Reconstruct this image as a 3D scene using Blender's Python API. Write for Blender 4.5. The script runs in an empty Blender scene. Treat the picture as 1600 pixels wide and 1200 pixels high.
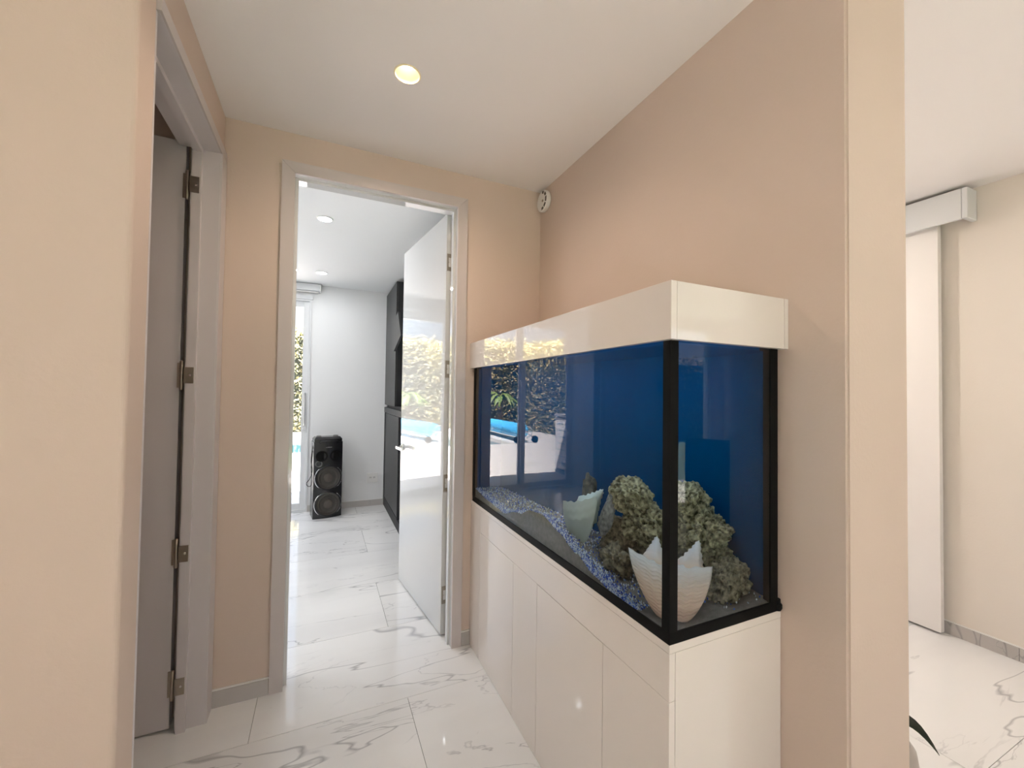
import bpy, bmesh, math, random
from mathutils import Vector, Matrix, noise
random.seed(7)
S = bpy.context.scene
COL = S.collection
PI = math.pi

# ------------------------------------------------------------------ camera
F_PX, YAW, PITCH, ROLL, EYE = 645.68, 24.5587, 1.2336, 0.7694, 1.35
def camera():
    y, p, r = (math.radians(a) for a in (YAW, PITCH, ROLL))
    fwd = Vector((math.sin(y)*math.cos(p), math.cos(y)*math.cos(p), math.sin(p)))
    rt = Vector((math.cos(y), -math.sin(y), 0)); up = rt.cross(fwd)
    rt2 = math.cos(r)*rt + math.sin(r)*up
    up2 = -math.sin(r)*rt + math.cos(r)*up
    cd = bpy.data.cameras.new('camera'); co = bpy.data.objects.new('camera', cd); COL.objects.link(co)
    cd.sensor_fit = 'HORIZONTAL'; cd.sensor_width = 36; cd.lens = 36*F_PX/1600
    cd.clip_start = 0.02; cd.clip_end = 200
    m = Matrix((rt2, up2, -fwd)).transposed().to_4x4(); m.translation = Vector((0, 0, EYE))
    co.matrix_world = m; S.camera = co
camera()

# ------------------------------------------------------------------ light and exposure
S.view_settings.view_transform = 'Standard'; S.view_settings.look = 'None'
S.view_settings.gamma = 1; S.view_settings.use_curve_mapping = False
S.view_settings.exposure = 0.73
SUN_POWER, SKY_POWER = 48.0, 1.3
S.cycles.max_bounces = 10; S.cycles.diffuse_bounces = 5; S.cycles.glossy_bounces = 6
S.cycles.transmission_bounces = 8; S.cycles.transparent_max_bounces = 24
S.cycles.sample_clamp_indirect = 6.0
S.cycles.use_denoising = True

def world():
    w = bpy.data.worlds.new('world'); S.world = w; w.use_nodes = True
    n, l = w.node_tree.nodes, w.node_tree.links; n.clear()
    out = n.new('ShaderNodeOutputWorld'); bg = n.new('ShaderNodeBackground')
    tc = n.new('ShaderNodeTexCoord'); sep = n.new('ShaderNodeSeparateXYZ')
    ramp = n.new('ShaderNodeValToRGB'); ramp.color_ramp.elements[0].position = 0.0
    ramp.color_ramp.elements[0].color = (.72, .82, .92, 1)
    ramp.color_ramp.elements[1].position = .55; ramp.color_ramp.elements[1].color = (.26, .48, .86, 1)
    mp = n.new('ShaderNodeMapping'); mp.inputs['Scale'].default_value = (2.2, 2.2, 6.5)
    ns = n.new('ShaderNodeTexNoise'); ns.inputs['Scale'].default_value = 1.6; ns.inputs['Detail'].default_value = 6
    cr = n.new('ShaderNodeValToRGB'); cr.color_ramp.elements[0].position = .42; cr.color_ramp.elements[1].position = .62
    mix = n.new('ShaderNodeMixRGB'); mix.inputs['Color2'].default_value = (1, 1, 1, 1)
    l.new(tc.outputs['Generated'], sep.inputs[0]); l.new(sep.outputs['Z'], ramp.inputs[0])
    l.new(tc.outputs['Generated'], mp.inputs[0]); l.new(mp.outputs[0], ns.inputs['Vector'])
    l.new(ns.outputs['Fac'], cr.inputs[0]); l.new(cr.outputs[0], mix.inputs['Fac'])
    l.new(ramp.outputs[0], mix.inputs['Color1']); l.new(mix.outputs[0], bg.inputs[0])
    bg.inputs[1].default_value = SKY_POWER; l.new(bg.outputs[0], out.inputs[0])
world()
def sun():
    d = bpy.data.lights.new('sun', 'SUN'); d.energy = SUN_POWER; d.angle = math.radians(.6); d.color = (1, .94, .92)
    o = bpy.data.objects.new('sun', d); COL.objects.link(o)
    el, az = math.radians(63), math.radians(222)       # stands behind the photographer
    v = Vector((math.sin(az)*math.cos(el)*-1, math.cos(az)*math.cos(el), math.sin(el)))
    o.rotation_euler = v.to_track_quat('Z', 'Y').to_euler(); o.location = (0, -4, 8)
sun()
def portal(name, loc, size, rot):
    d = bpy.data.lights.new(name, 'AREA'); d.shape = 'RECTANGLE'; d.size, d.size_y = size
    d.cycles.is_portal = True
    o = bpy.data.objects.new(name, d); COL.objects.link(o); o.location = loc; o.rotation_euler = rot
portal('window_portal', (-1.0, 5.25, 1.2), (1.75, 2.35), (-PI/2, 0, 0))
portal('window_portal', (-.2, -3.25, 1.2), (3.2, 2.4), (PI/2, 0, 0))
portal('window_portal', (4.95, -3.25, 1.2), (1.3, 2.4), (PI/2, 0, 0))
portal('window_portal', (2.45, 3.25, 1.2), (1.5, 2.4), (-PI/2, 0, 0))

# ------------------------------------------------------------------ object helpers
SP = {}
def link(o, parent=None):
    COL.objects.link(o)
    if parent is not None: o.parent = parent
    return o
def thing(name, label, cat, loc, group=None, rotz=0, local=False):
    o = bpy.data.objects.new(name, None); COL.objects.link(o); o.location = loc; o.rotation_euler = (0, 0, rotz)
    o.empty_display_size = .05
    SP[o.name] = Vector((0, 0, 0)) if local else Vector(loc)
    if label: o['label'] = label
    if cat: o['category'] = cat
    if group: o['group'] = group
    return o
def tag(o, label, cat, group=None, kind=None):
    if label: o['label'] = label
    if cat: o['category'] = cat
    if group: o['group'] = group
    if kind: o['kind'] = kind
    return o
def struct(o, label=None):
    o['kind'] = 'structure'
    if label: o['label'] = label
    return o
def finish(name, me, mat, parent=None, smooth=False):
    vs = me.vertices
    lo = Vector([min(v.co[i] for v in vs) for i in range(3)]); hi = Vector([max(v.co[i] for v in vs) for i in range(3)])
    c = Vector(((lo.x+hi.x)/2, (lo.y+hi.y)/2, lo.z))
    me.transform(Matrix.Translation(-c))
    if mat is not None:
        for m in (mat if isinstance(mat, (list, tuple)) else [mat]): me.materials.append(m)
    o = bpy.data.objects.new(name, me); link(o, parent)
    o.location = c - (SP[parent.name] if parent is not None else Vector((0, 0, 0)))
    SP[o.name] = c
    if smooth: me.polygons.foreach_set('use_smooth', [True]*len(me.polygons))
    return o
def mesh(name, verts, faces, mat, parent=None, smooth=False):
    me = bpy.data.meshes.new(name); me.from_pydata([tuple(v) for v in verts], [], faces); me.update()
    return finish(name, me, mat, parent, smooth)
def bmobj(name, bm, mat, parent=None, smooth=False):
    me = bpy.data.meshes.new(name); bmesh.ops.recalc_face_normals(bm, faces=bm.faces[:]); bm.to_mesh(me); bm.free()
    return finish(name, me, mat, parent, smooth)
BOXF = [(0, 3, 2, 1), (4, 5, 6, 7), (0, 1, 5, 4), (1, 2, 6, 5), (2, 3, 7, 6), (3, 0, 4, 7)]
def boxv(x0, x1, y0, y1, z0, z1):
    return [(x0, y0, z0), (x1, y0, z0), (x1, y1, z0), (x0, y1, z0), (x0, y0, z1), (x1, y0, z1), (x1, y1, z1), (x0, y1, z1)]
def box(name, x, y, z, mat, parent=None, bevel=0, seg=2):
    v = boxv(x[0], x[1], y[0], y[1], z[0], z[1])
    if not bevel: return mesh(name, v, BOXF, mat, parent)
    bm = bmesh.new(); vs = [bm.verts.new(p) for p in v]
    for f in BOXF: bm.faces.new([vs[i] for i in f])
    bmesh.ops.bevel(bm, geom=bm.edges[:], offset=bevel, segments=seg, affect='EDGES', profile=.5)
    return bmobj(name, bm, mat, parent)
def multibox(name, boxes, mat, parent=None):
    V, Fc = [], []
    for b in boxes:
        n = len(V); V += boxv(*b); Fc += [tuple(i+n for i in f) for f in BOXF]
    return mesh(name, V, Fc, mat, parent)
def lathe(name, prof, mat, parent=None, loc=(0, 0, 0), axis='Z', seg=32, smooth=True, caps=True):
    """revolve (radius, height) pairs; axis is the direction height runs in"""
    V, Fc = [], []
    for r, h in prof:
        for k in range(seg):
            a = 2*PI*k/seg
            x, y = r*math.cos(a), r*math.sin(a)
            p = {'Z': (x, y, h), 'Y': (x, h, y), '-Y': (x, -h, y), '-X': (-h, x, y), 'X': (h, x, y), '-Z': (x, y, -h)}[axis]
            V.append(Vector(p)+Vector(loc))
    for i in range(len(prof)-1):
        for k in range(seg):
            a, b = i*seg+k, i*seg+(k+1) % seg
            Fc.append((a, b, b+seg, a+seg))
    if caps and prof[0][0] > 1e-6: Fc.append(tuple(range(seg)))
    if caps and prof[-1][0] > 1e-6: Fc.append(tuple(range((len(prof)-1)*seg, len(prof)*seg)))
    bm = bmesh.new(); vs = [bm.verts.new(v) for v in V]
    for f in Fc: bm.faces.new([vs[i] for i in f])
    bmesh.ops.remove_doubles(bm, verts=bm.verts[:], dist=1e-6)
    o = bmobj(name, bm, mat, parent, smooth)
    if smooth: o.data.set_sharp_from_angle(angle=math.radians(35))
    return o
def tube(name, pts, r, mat, parent=None, seg=8, taper=None):
    V, Fc = [], []; pts = [Vector(p) for p in pts]
    for i, p in enumerate(pts):
        d = (pts[min(i+1, len(pts)-1)]-pts[max(i-1, 0)]).normalized()
        a = d.cross(Vector((0, 0, 1)) if abs(d.z) < .95 else Vector((1, 0, 0))).normalized(); b = d.cross(a)
        rr = r if taper is None else r*taper[i]
        for k in range(seg):
            t = 2*PI*k/seg; V.append(p+a*rr*math.cos(t)+b*rr*math.sin(t))
    for i in range(len(pts)-1):
        for k in range(seg):
            Fc.append((i*seg+k, i*seg+(k+1) % seg, (i+1)*seg+(k+1) % seg, (i+1)*seg+k))
    Fc += [tuple(range(seg))[::-1], tuple(range((len(pts)-1)*seg, len(pts)*seg))]
    return mesh(name, V, Fc, mat, parent, True)

# ------------------------------------------------------------------ materials
def mat(name, col, rough=.5, metal=0, spec=.5, vary=0, scale=8, bump=0, bscale=40, coat=0, emis=None, estr=0):
    m = bpy.data.materials.new(name); m.use_nodes = True
    n, l = m.node_tree.nodes, m.node_tree.links; b = n['Principled BSDF']
    b.inputs['Base Color'].default_value = (*col, 1); b.inputs['Roughness'].default_value = rough
    b.inputs['Metallic'].default_value = metal; b.inputs['Specular IOR Level'].default_value = spec
    b.inputs['Coat Weight'].default_value = coat; b.inputs['Coat Roughness'].default_value = .03
    if emis: b.inputs['Emission Color'].default_value = (*emis, 1); b.inputs['Emission Strength'].default_value = estr
    tc = n.new('ShaderNodeTexCoord')
    if vary:
        t = n.new('ShaderNodeTexNoise'); t.inputs['Scale'].default_value = scale; t.inputs['Detail'].default_value = 4
        l.new(tc.outputs['Object'], t.inputs['Vector'])
        mx = n.new('ShaderNodeMixRGB'); l.new(t.outputs['Fac'], mx.inputs['Fac'])
        mx.inputs['Color1'].default_value = (*[max(0, c*(1-vary)) for c in col], 1)
        mx.inputs['Color2'].default_value = (*[min(1, c*(1+vary)) for c in col], 1)
        l.new(mx.outputs[0], b.inputs['Base Color'])
    if bump:
        t = n.new('ShaderNodeTexNoise'); t.inputs['Scale'].default_value = bscale; t.inputs['Detail'].default_value = 5
        l.new(tc.outputs['Object'], t.inputs['Vector'])
        bp = n.new('ShaderNodeBump'); bp.inputs['Strength'].default_value = bump; bp.inputs['Distance'].default_value = .01
        l.new(t.outputs['Fac'], bp.inputs['Height']); l.new(bp.outputs[0], b.inputs['Normal'])
    return m
def marble(name, base, vein, rough, amount=1.0):
    m = bpy.data.materials.new(name); m.use_nodes = True
    n, l = m.node_tree.nodes, m.node_tree.links; b = n['Principled BSDF']
    geo = n.new('ShaderNodeNewGeometry'); oi = n.new('ShaderNodeObjectInfo')
    mul = n.new('ShaderNodeMath'); mul.operation = 'MULTIPLY'; mul.inputs[1].default_value = 41.0
    l.new(oi.outputs['Random'], mul.inputs[0])
    mp = n.new('ShaderNodeMapping'); mp.inputs['Rotation'].default_value = (0, 0, math.radians(28)); mp.inputs['Scale'].default_value = (.62, 2.3, 1)
    l.new(geo.outputs['Position'], mp.inputs['Vector'])
    def band(scale, detail, dist, width):
        t = n.new('ShaderNodeTexNoise'); t.noise_dimensions = '4D'
        t.inputs['Scale'].default_value = scale; t.inputs['Detail'].default_value = detail
        t.inputs['Roughness'].default_value = .55; t.inputs['Distortion'].default_value = dist
        l.new(mp.outputs[0], t.inputs['Vector']); l.new(mul.outputs[0], t.inputs['W'])
        a = n.new('ShaderNodeMath'); a.operation = 'SUBTRACT'; a.inputs[1].default_value = .5; l.new(t.outputs['Fac'], a.inputs[0])
        c = n.new('ShaderNodeMath'); c.operation = 'ABSOLUTE'; l.new(a.outputs[0], c.inputs[0])
        r = n.new('ShaderNodeMapRange'); r.inputs['From Min'].default_value = 0; r.inputs['From Max'].default_value = width
        r.inputs['To Min'].default_value = 1; r.inputs['To Max'].default_value = 0; r.clamp = True
        l.new(c.outputs[0], r.inputs[0]); return r.outputs[0]
    v1, v2 = band(.70, 4, .7, .0060), band(1.5, 5, 1.1, .0070)
    cloud = n.new('ShaderNodeTexNoise'); cloud.noise_dimensions = '4D'; cloud.inputs['Scale'].default_value = 1.3; cloud.inputs['Detail'].default_value = 4
    l.new(mp.outputs[0], cloud.inputs['Vector']); l.new(mul.outputs[0], cloud.inputs['W'])
    mask = n.new('ShaderNodeMapRange'); mask.inputs['From Min'].default_value = .42; mask.inputs['From Max'].default_value = .62
    l.new(cloud.outputs['Fac'], mask.inputs[0])
    h = n.new('ShaderNodeMath'); h.operation = 'MULTIPLY'; l.new(v2, h.inputs[0]); l.new(mask.outputs[0], h.inputs[1])
    mx = n.new('ShaderNodeMath'); mx.operation = 'MAXIMUM'; l.new(v1, mx.inputs[0]); l.new(h.outputs[0], mx.inputs[1])
    am = n.new('ShaderNodeMath'); am.operation = 'MULTIPLY'; am.inputs[1].default_value = .55*amount; l.new(mx.outputs[0], am.inputs[0])
    soft = n.new('ShaderNodeMath'); soft.operation = 'MULTIPLY_ADD'; soft.inputs[1].default_value = .10*amount
    l.new(mask.outputs[0], soft.inputs[0]); l.new(am.outputs[0], soft.inputs[2])
    cm = n.new('ShaderNodeMixRGB'); cm.inputs['Color1'].default_value = (*base, 1); cm.inputs['Color2'].default_value = (*vein, 1)
    l.new(soft.outputs[0], cm.inputs['Fac']); l.new(cm.outputs[0], b.inputs['Base Color'])
    b.inputs['Roughness'].default_value = rough; b.inputs['Specular IOR Level'].default_value = .5
    return m
def pane_mat(name, ior, tint=(1, 1, 1), one_side=False):
    m = bpy.data.materials.new(name); m.use_nodes = True
    n, l = m.node_tree.nodes, m.node_tree.links; n.clear()
    out = n.new('ShaderNodeOutputMaterial'); tr = n.new('ShaderNodeBsdfTransparent'); gl = n.new('ShaderNodeBsdfGlossy')
    tr.inputs[0].default_value = (*tint, 1); gl.inputs['Roughness'].default_value = 0
    fr = n.new('ShaderNodeFresnel'); geo = n.new('ShaderNodeNewGeometry')
    mr = n.new('ShaderNodeMapRange'); mr.inputs['To Min'].default_value = ior; mr.inputs['To Max'].default_value = 1/ior
    l.new(geo.outputs['Backfacing'], mr.inputs[0]); l.new(mr.outputs[0], fr.inputs['IOR'])
    mx = n.new('ShaderNodeMixShader'); l.new(tr.outputs[0], mx.inputs[1]); l.new(gl.outputs[0], mx.inputs[2])
    if one_side:
        inv = n.new('ShaderNodeMath'); inv.operation = 'SUBTRACT'; inv.inputs[0].default_value = 1; l.new(geo.outputs['Backfacing'], inv.inputs[1])
        mu = n.new('ShaderNodeMath'); mu.operation = 'MULTIPLY'; l.new(fr.outputs[0], mu.inputs[0]); l.new(inv.outputs[0], mu.inputs[1]); l.new(mu.outputs[0], mx.inputs[0])
    else: l.new(fr.outputs[0], mx.inputs[0])
    l.new(mx.outputs[0], out.inputs[0]); return m
def water_face_mat():
    m = bpy.data.materials.new('tank_water'); m.use_nodes = True
    n, l = m.node_tree.nodes, m.node_tree.links; n.clear()
    out = n.new('ShaderNodeOutputMaterial'); g = n.new('ShaderNodeBsdfRefraction')
    g.inputs['IOR'].default_value = 1.33; g.inputs['Roughness'].default_value = 0; g.inputs['Color'].default_value = (.93, .98, 1, 1)
    l.new(g.outputs[0], out.inputs[0]); return m
def water_top_mat():
    m = bpy.data.materials.new('tank_water_surface'); m.use_nodes = True
    n, l = m.node_tree.nodes, m.node_tree.links; n.clear()
    out = n.new('ShaderNodeOutputMaterial'); tr = n.new('ShaderNodeBsdfTransparent'); gl = n.new('ShaderNodeBsdfGlossy')
    gl.inputs['Roughness'].default_value = .02
    lw = n.new('ShaderNodeLayerWeight'); lw.inputs['Blend'].default_value = .5
    mx = n.new('ShaderNodeMixShader'); l.new(lw.outputs['Facing'], mx.inputs[0]); l.new(tr.outputs[0], mx.inputs[1]); l.new(gl.outputs[0], mx.inputs[2])
    l.new(mx.outputs[0], out.inputs[0]); return m
def island_mat(name, cols, rough=.6, trans=0):
    m = bpy.data.materials.new(name); m.use_nodes = True
    n, l = m.node_tree.nodes, m.node_tree.links; b = n['Principled BSDF']
    geo = n.new('ShaderNodeNewGeometry'); r = n.new('ShaderNodeValToRGB'); cr = r.color_ramp
    while len(cr.elements) < len(cols): cr.elements.new(.5)
    for i, (p, c) in enumerate(cols): cr.elements[i].position = p; cr.elements[i].color = (*c, 1)
    cr.interpolation = 'CONSTANT'
    l.new(geo.outputs['Random Per Island'], r.inputs[0]); l.new(r.outputs[0], b.inputs['Base Color'])
    b.inputs['Roughness'].default_value = rough
    return m

M = {}
M['cream'] = mat('cream_wall_paint', (.635, .518, .440), .75, vary=.015, scale=3, bump=.06, bscale=90)
M['cream_light'] = mat('pale_cream_wall_paint', (.76, .70, .635), .75, vary=.015, scale=3, bump=.06, bscale=90)
M['white_wall'] = mat('white_wall_paint', (.82, .82, .82), .7, vary=.01, scale=3, bump=.05, bscale=90)
M['ceil'] = mat('ceiling_paint', (.84, .80, .785), .8, vary=.01, scale=2)
M['ceil_white'] = mat('white_ceiling_paint', (.90, .91, .91), .8, vary=.01, scale=2)
M['trim'] = mat('casing_lacquer', (.57, .515, .498), .32, vary=.01)
M['trim_mauve'] = mat('satin_door_lacquer', (.64, .60, .605), .35, vary=.01)
M['gloss'] = mat('gloss_white_lacquer', (.80, .74, .695), .03, spec=.95, vary=.008)
M['gloss_door'] = mat('gloss_door_lacquer', (.66, .66, .655), .03, spec=.75, vary=.008)
M['panel_white'] = mat('sliding_door_lacquer', (.84, .81, .79), .06, spec=.5, vary=.008)
M['gap'] = mat('shadow_gap', (.10, .085, .075), .7, vary=.05)
M['tile'] = marble('marble_floor_tile', (.84, .83, .82), (.33, .325, .34), .04, 1.25)
M['skirt'] = marble('marble_skirting', (.50, .475, .455), (.24, .23, .23), .15, 1.2)
M['grout'] = mat('grout', (.58, .56, .54), .8, vary=.05)
M['steel'] = mat('brushed_nickel', (.42, .37, .31), .32, metal=1, vary=.05)
M['chrome'] = mat('chrome', (.78, .78, .78), .12, metal=1, vary=.03)
M['black'] = mat('black_trim', (.006, .006, .006), .45, spec=.06, vary=.1)
M['blackgloss'] = mat('black_plastic', (.012, .012, .014), .22, vary=.1)
M['blue'] = mat('blue_tank_background', (.0, .05, .165), .7, spec=0, vary=.10, scale=3)
M['aluminium'] = mat('white_window_frame', (.70, .71, .72), .35, vary=.01)
M['glass'] = pane_mat('window_glass', 1.45)
M['tankglass'] = pane_mat('tank_glass', 1.37, (.97, .99, .985), True)
M['water'] = water_face_mat(); M['watertop'] = water_top_mat()
M['wood'] = mat('charcoal_wood', (.036, .036, .038), .42, vary=.18, scale=14, bump=.1, bscale=60)
M['wooddark'] = mat('charcoal_recess', (.018, .018, .02), .6, vary=.1)
M['plastic'] = mat('white_plastic', (.80, .79, .77), .35, vary=.01)
M['terrace'] = mat('terrace_paving', (.70, .67, .63), .8, vary=.1, scale=4)
M['pool'] = mat('pool_water', (.004, .050, .066), .08, vary=.15, scale=2.5, bump=.3, bscale=3)
M['cover'] = mat('blue_pool_cover', (.07, .42, .78), .4, vary=.1, scale=12)

# ------------------------------------------------------------------ the setting
CEIL = 2.5355
YB, YB2 = 2.141, 2.252           # wall with the open door
YF = 5.149                       # far wall of the back room
XL, XR = -.412, 1.148            # corridor walls
def tiles():
    fl = box('floor', (-3.1, 5.95), (-3.2, 5.149), (-.12, -.008), M['grout']); struct(fl)
    y0, k = 1.87-.6*9, 0
    v, cache = {}, {}
    y = y0
    row = 0
    while y < 5.15:
        off = .368 if (9-1-row) % 2 == 0 else .968
        x = off-1.2*4
        while x < 5.95:
            ax, bx, ay, by = max(x, -3.1)+.001, min(x+1.2, 5.95)-.001, max(y, -3.2)+.001, min(y+.6, YF)-.001
            if bx-ax > .02 and by-ay > .02:
                key = (round(bx-ax, 4), round(by-ay, 4))
                if key not in cache:
                    o = box('floor_tile', (ax, bx), (ay, by), (-.010, 0), M['tile'], fl); cache[key] = o.data
                else:
                    o = bpy.data.objects.new('floor_tile', cache[key]); link(o, fl)
                    o.location = Vector(((ax+bx)/2, (ay+by)/2, -.010))-SP[fl.name]
            x += 1.2
        y += .6; row += 1
tiles()

def ceiling():
    # corridor and living ceiling with a round opening for the recessed lamp
    cx, cy, s, r, N = .262, 1.551, .07, .046, 40
    z = CEIL
    V, Fc = [], []
    def quad(x0, x1, y0, y1):
        n = len(V); V.extend([(x0, y0, z), (x0, y1, z), (x1, y1, z), (x1, y0, z)]); Fc.append((n, n+1, n+2, n+3))
    X0, X1, Y0, Y1 = -3.1, 5.95, -3.2, 3.3
    quad(X0, cx-s, Y0, YB); quad(cx+s, X1, Y0, YB); quad(cx-s, cx+s, Y0, cy-s); quad(cx-s, cx+s, cy+s, YB)
    quad(1.29, X1, YB, Y1)
    n = len(V)
    for k in range(N):
        a = 2*PI*k/N; c, d = math.cos(a), math.sin(a); q = s/max(abs(c), abs(d))
        V.append((cx+r*c, cy+r*d, z)); V.append((cx+q*c, cy+q*d, z))
    for k in range(N):
        a, b = n+2*k, n+2*((k+1) % N); Fc.append((a, a+1, b+1, b))
    struct(mesh('ceiling', V, Fc, M['ceil']))
    struct(box('ceiling_back_room', (-2.6, 1.29), (YB, YF), (CEIL, CEIL+.05), M['ceil_white']))
    struct(box('roof', (-3.4, 6.2), (-3.34, 5.32), (2.66, 2.78), M['white_wall']))
ceiling()
H2 = 2.66
def walls():
    c, w = M['cream'], M['white_wall']
    # corridor left wall with the door opening, and its front return
    bm = bmesh.new()
    def add(b, bev=None):
        vs = [bm.verts.new(p) for p in boxv(*b)]
        for f in BOXF: bm.faces.new([vs[i] for i in f])
        return vs
    add((-3.1, XL, 1.235, 1.336, 0, H2))
    ed = [e for e in bm.edges if all(abs(v.co.x-XL) < 1e-4 and abs(v.co.y-1.235) < 1e-4 for v in e.verts)]
    bmesh.ops.bevel(bm, geom=ed, offset=.012, segments=5, affect='EDGES', profile=.5)
    struct(bmobj('wall_front_left', bm, c))
    struct(multibox('wall_left', [(-.53, XL, 1.336, 2.05, 2.333, H2), (-.505, XL, 2.05, YB, 0, H2)], c))
    # wall with the open door: corridor leaf in cream, back-room leaf in white
    a, b, zt = -.150, .655, 2.360
    struct(multibox('wall_back', [(-3.1, a, YB, 2.19, 0, H2), (b, 1.29, YB, 2.19, 0, H2), (a, b, YB, 2.19, zt, H2)], c))
    struct(multibox('wall_back_inner', [(-2.6, a, 2.19, YB2, 0, H2), (b, 1.29, 2.19, YB2, 0, H2), (a, b, 2.19, YB2, zt, H2)], w))
    # corridor right wall with its free end
    bm2 = bmesh.new()
    vs = [bm2.verts.new(p) for p in boxv(XR, 1.429, .5675, YB, 0, H2)]
    for f in BOXF: bm2.faces.new([vs[i] for i in f])
    ed = [e for e in bm2.edges if abs(e.verts[0].co.y-.5675) < 1e-4 and abs(e.verts[1].co.y-.5675) < 1e-4 and abs(e.verts[0].co.z-e.verts[1].co.z) > .5]
    bmesh.ops.bevel(bm2, geom=ed, offset=.006, segments=3, affect='EDGES')
    struct(bmobj('wall_right', bm2, c))
    struct(box('wall_far_right', (3.304, 3.42), (0, 3.3), (0, H2), M['cream_light']))
    struct(multibox('wall_right_room_end', [(1.40, 1.7, 3.2, 3.3, 0, H2), (3.2, 3.304, 3.2, 3.3, 0, H2), (1.7, 3.2, 3.2, 3.3, 2.4, H2)], c))
    struct(box('wall_right_room_side', (1.40, 1.43), (YB, 3.2), (0, H2), c))
    struct(box('wall_living_side', (3.42, 5.95), (0, .1), (0, H2), c))
    struct(box('wall_living_right', (5.90, 6.02), (-3.3, 0), (0, H2), c))
    struct(box('wall_living_left', (-3.2, -3.1), (-3.3, 3), (0, H2), c))
    struct(multibox('wall_living_front', [(-3.1, -1.8, -3.3, -3.2, 0, H2), (1.4, 4.3, -3.3, -3.2, 0, H2), (5.6, 5.9, -3.3, -3.2, 0, H2), (-1.8, 1.4, -3.3, -3.2, 2.4, H2), (4.3, 5.6, -3.3, -3.2, 2.4, H2)], c))
    # back room
    struct(multibox('wall_far', [(-.137, 1.29, YF, YF+.15, 0, H2), (-2.6, -1.877, YF, YF+.15, 0, H2), (-1.877, -.137, YF, YF+.15, 2.384, H2)], w))
    struct(box('wall_back_room_left', (-2.7, -2.6), (YB2, YF+.15), (0, H2), w))
    struct(box('wall_back_room_right', (1.29, 1.40), (2.19, YF+.15), (0, H2), w))
walls()

def casings():
    t = M['trim']
    c0, c1, c2, c3, zi, zo = -.1906, -.1369, .6419, .695, 2.347, 2.399
    root = thing('trim_1', None, None, (.25, YB, 0)); struct(root)
    yf = YB-.014
    def prism(name, pts):
        V = [(x, yf, z) for x, z in pts]+[(x, YB, z) for x, z in pts]
        mesh(name, V, [(0, 1, 2, 3), (7, 6, 5, 4), (0, 4, 5, 1), (1, 5, 6, 2), (2, 6, 7, 3), (3, 7, 4, 0)], t, root)
    g = .0006
    prism('casing', [(c0, 0), (c1, 0), (c1, zi-g), (c0, zo-g)][::1])
    prism('casing', [(c2, 0), (c3, 0), (c3, zo-g), (c2, zi-g)])
    prism('head_casing', [(c0, zo+g), (c1, zi+g), (c2, zi+g), (c3, zo+g)])
    j = M['gloss_door']
    box('jamb', (c1-.014, c1), (YB, YB2), (0, zi), j, root); box('jamb', (c2, c2+.014), (YB, YB2), (0, zi), j, root)
    box('head_jamb', (c1-.014, c2+.014), (YB, YB2), (zi, zi+.014), j, root)
    box('door_stop', (c1, c1+.012), (YB+.03, YB+.068), (0, zi-.012), j, root); box('door_stop', (c2-.012, c2), (YB+.03, YB+.068), (0, zi-.012), j, root)
    box('door_stop', (c1, c2), (YB+.03, YB+.068), (zi-.012, zi), j, root)
    # left door frame
    t = M['trim_mauve']
    r2 = thing('trim_2', None, None, (XL, 1.7, 0)); struct(r2)
    box('casing', (XL, XL+.012), (2.05, 2.136), (0, 2.327), M['trim_mauve'], r2)
    box('head_casing', (XL, XL+.012), (1.3365, 2.136), (2.3275, 2.368), M['trim'], r2)
    box('jamb', (-.505, XL+.006), (2.048, 2.062), (0, 2.327), t, r2)
    box('jamb', (-.545, XL), (1.337, 1.348), (0, 2.327), t, r2)
    box('head_jamb', (-.545, XL+.006), (1.348, 2.048), (2.327, 2.34), t, r2)
    box('door_stop', (-.497, -.466), (2.030, 2.048), (0, 2.309), t, r2)
    box('door_stop', (-.497, -.466), (1.348, 2.048), (2.309, 2.327), t, r2)
casings()

def baseboards():
    def skirt(name, segs, axis, fixed, out, h=.075):
        """a run of skirting tiles along one wall, with a white bead above"""
        root = thing(name, None, None, ((segs[0][0], fixed, 0) if axis == 'X' else (fixed, segs[0][0], 0))); struct(root)
        for s0, s1 in segs:
            a, b = sorted((fixed, fixed+out))
            e = out/abs(out)*.003
            a2, b2 = sorted((fixed, fixed+out-e))
            if axis == 'X':
                box('skirting_tile', (s0+.0012, s1-.0012), (a, b), (0, h-.006), M['skirt'], root); box('bead', (s0, s1), (a2, b2), (h-.006, h), M['plastic'], root)
            else:
                box('skirting_tile', (a, b), (s0+.0012, s1-.0012), (0, h-.006), M['skirt'], root); box('bead', (a2, b2), (s0, s1), (h-.006, h), M['plastic'], root)
    skirt('baseboard_back', [(-.40, -.1916)], 'X', YB-.0005, -.010)
    skirt('baseboard_back_right', [(.6962, .7425)], 'X', YB-.0005, -.010)
    skirt('baseboard_far', [(-.136, .53), (.53, .677)], 'X', YF-.0005, -.012)
    skirt('baseboard_right', [(.02, .869), (.869, 1.5), (1.5, 2.7)], 'Y', 3.3035, -.010)
baseboards()

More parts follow.
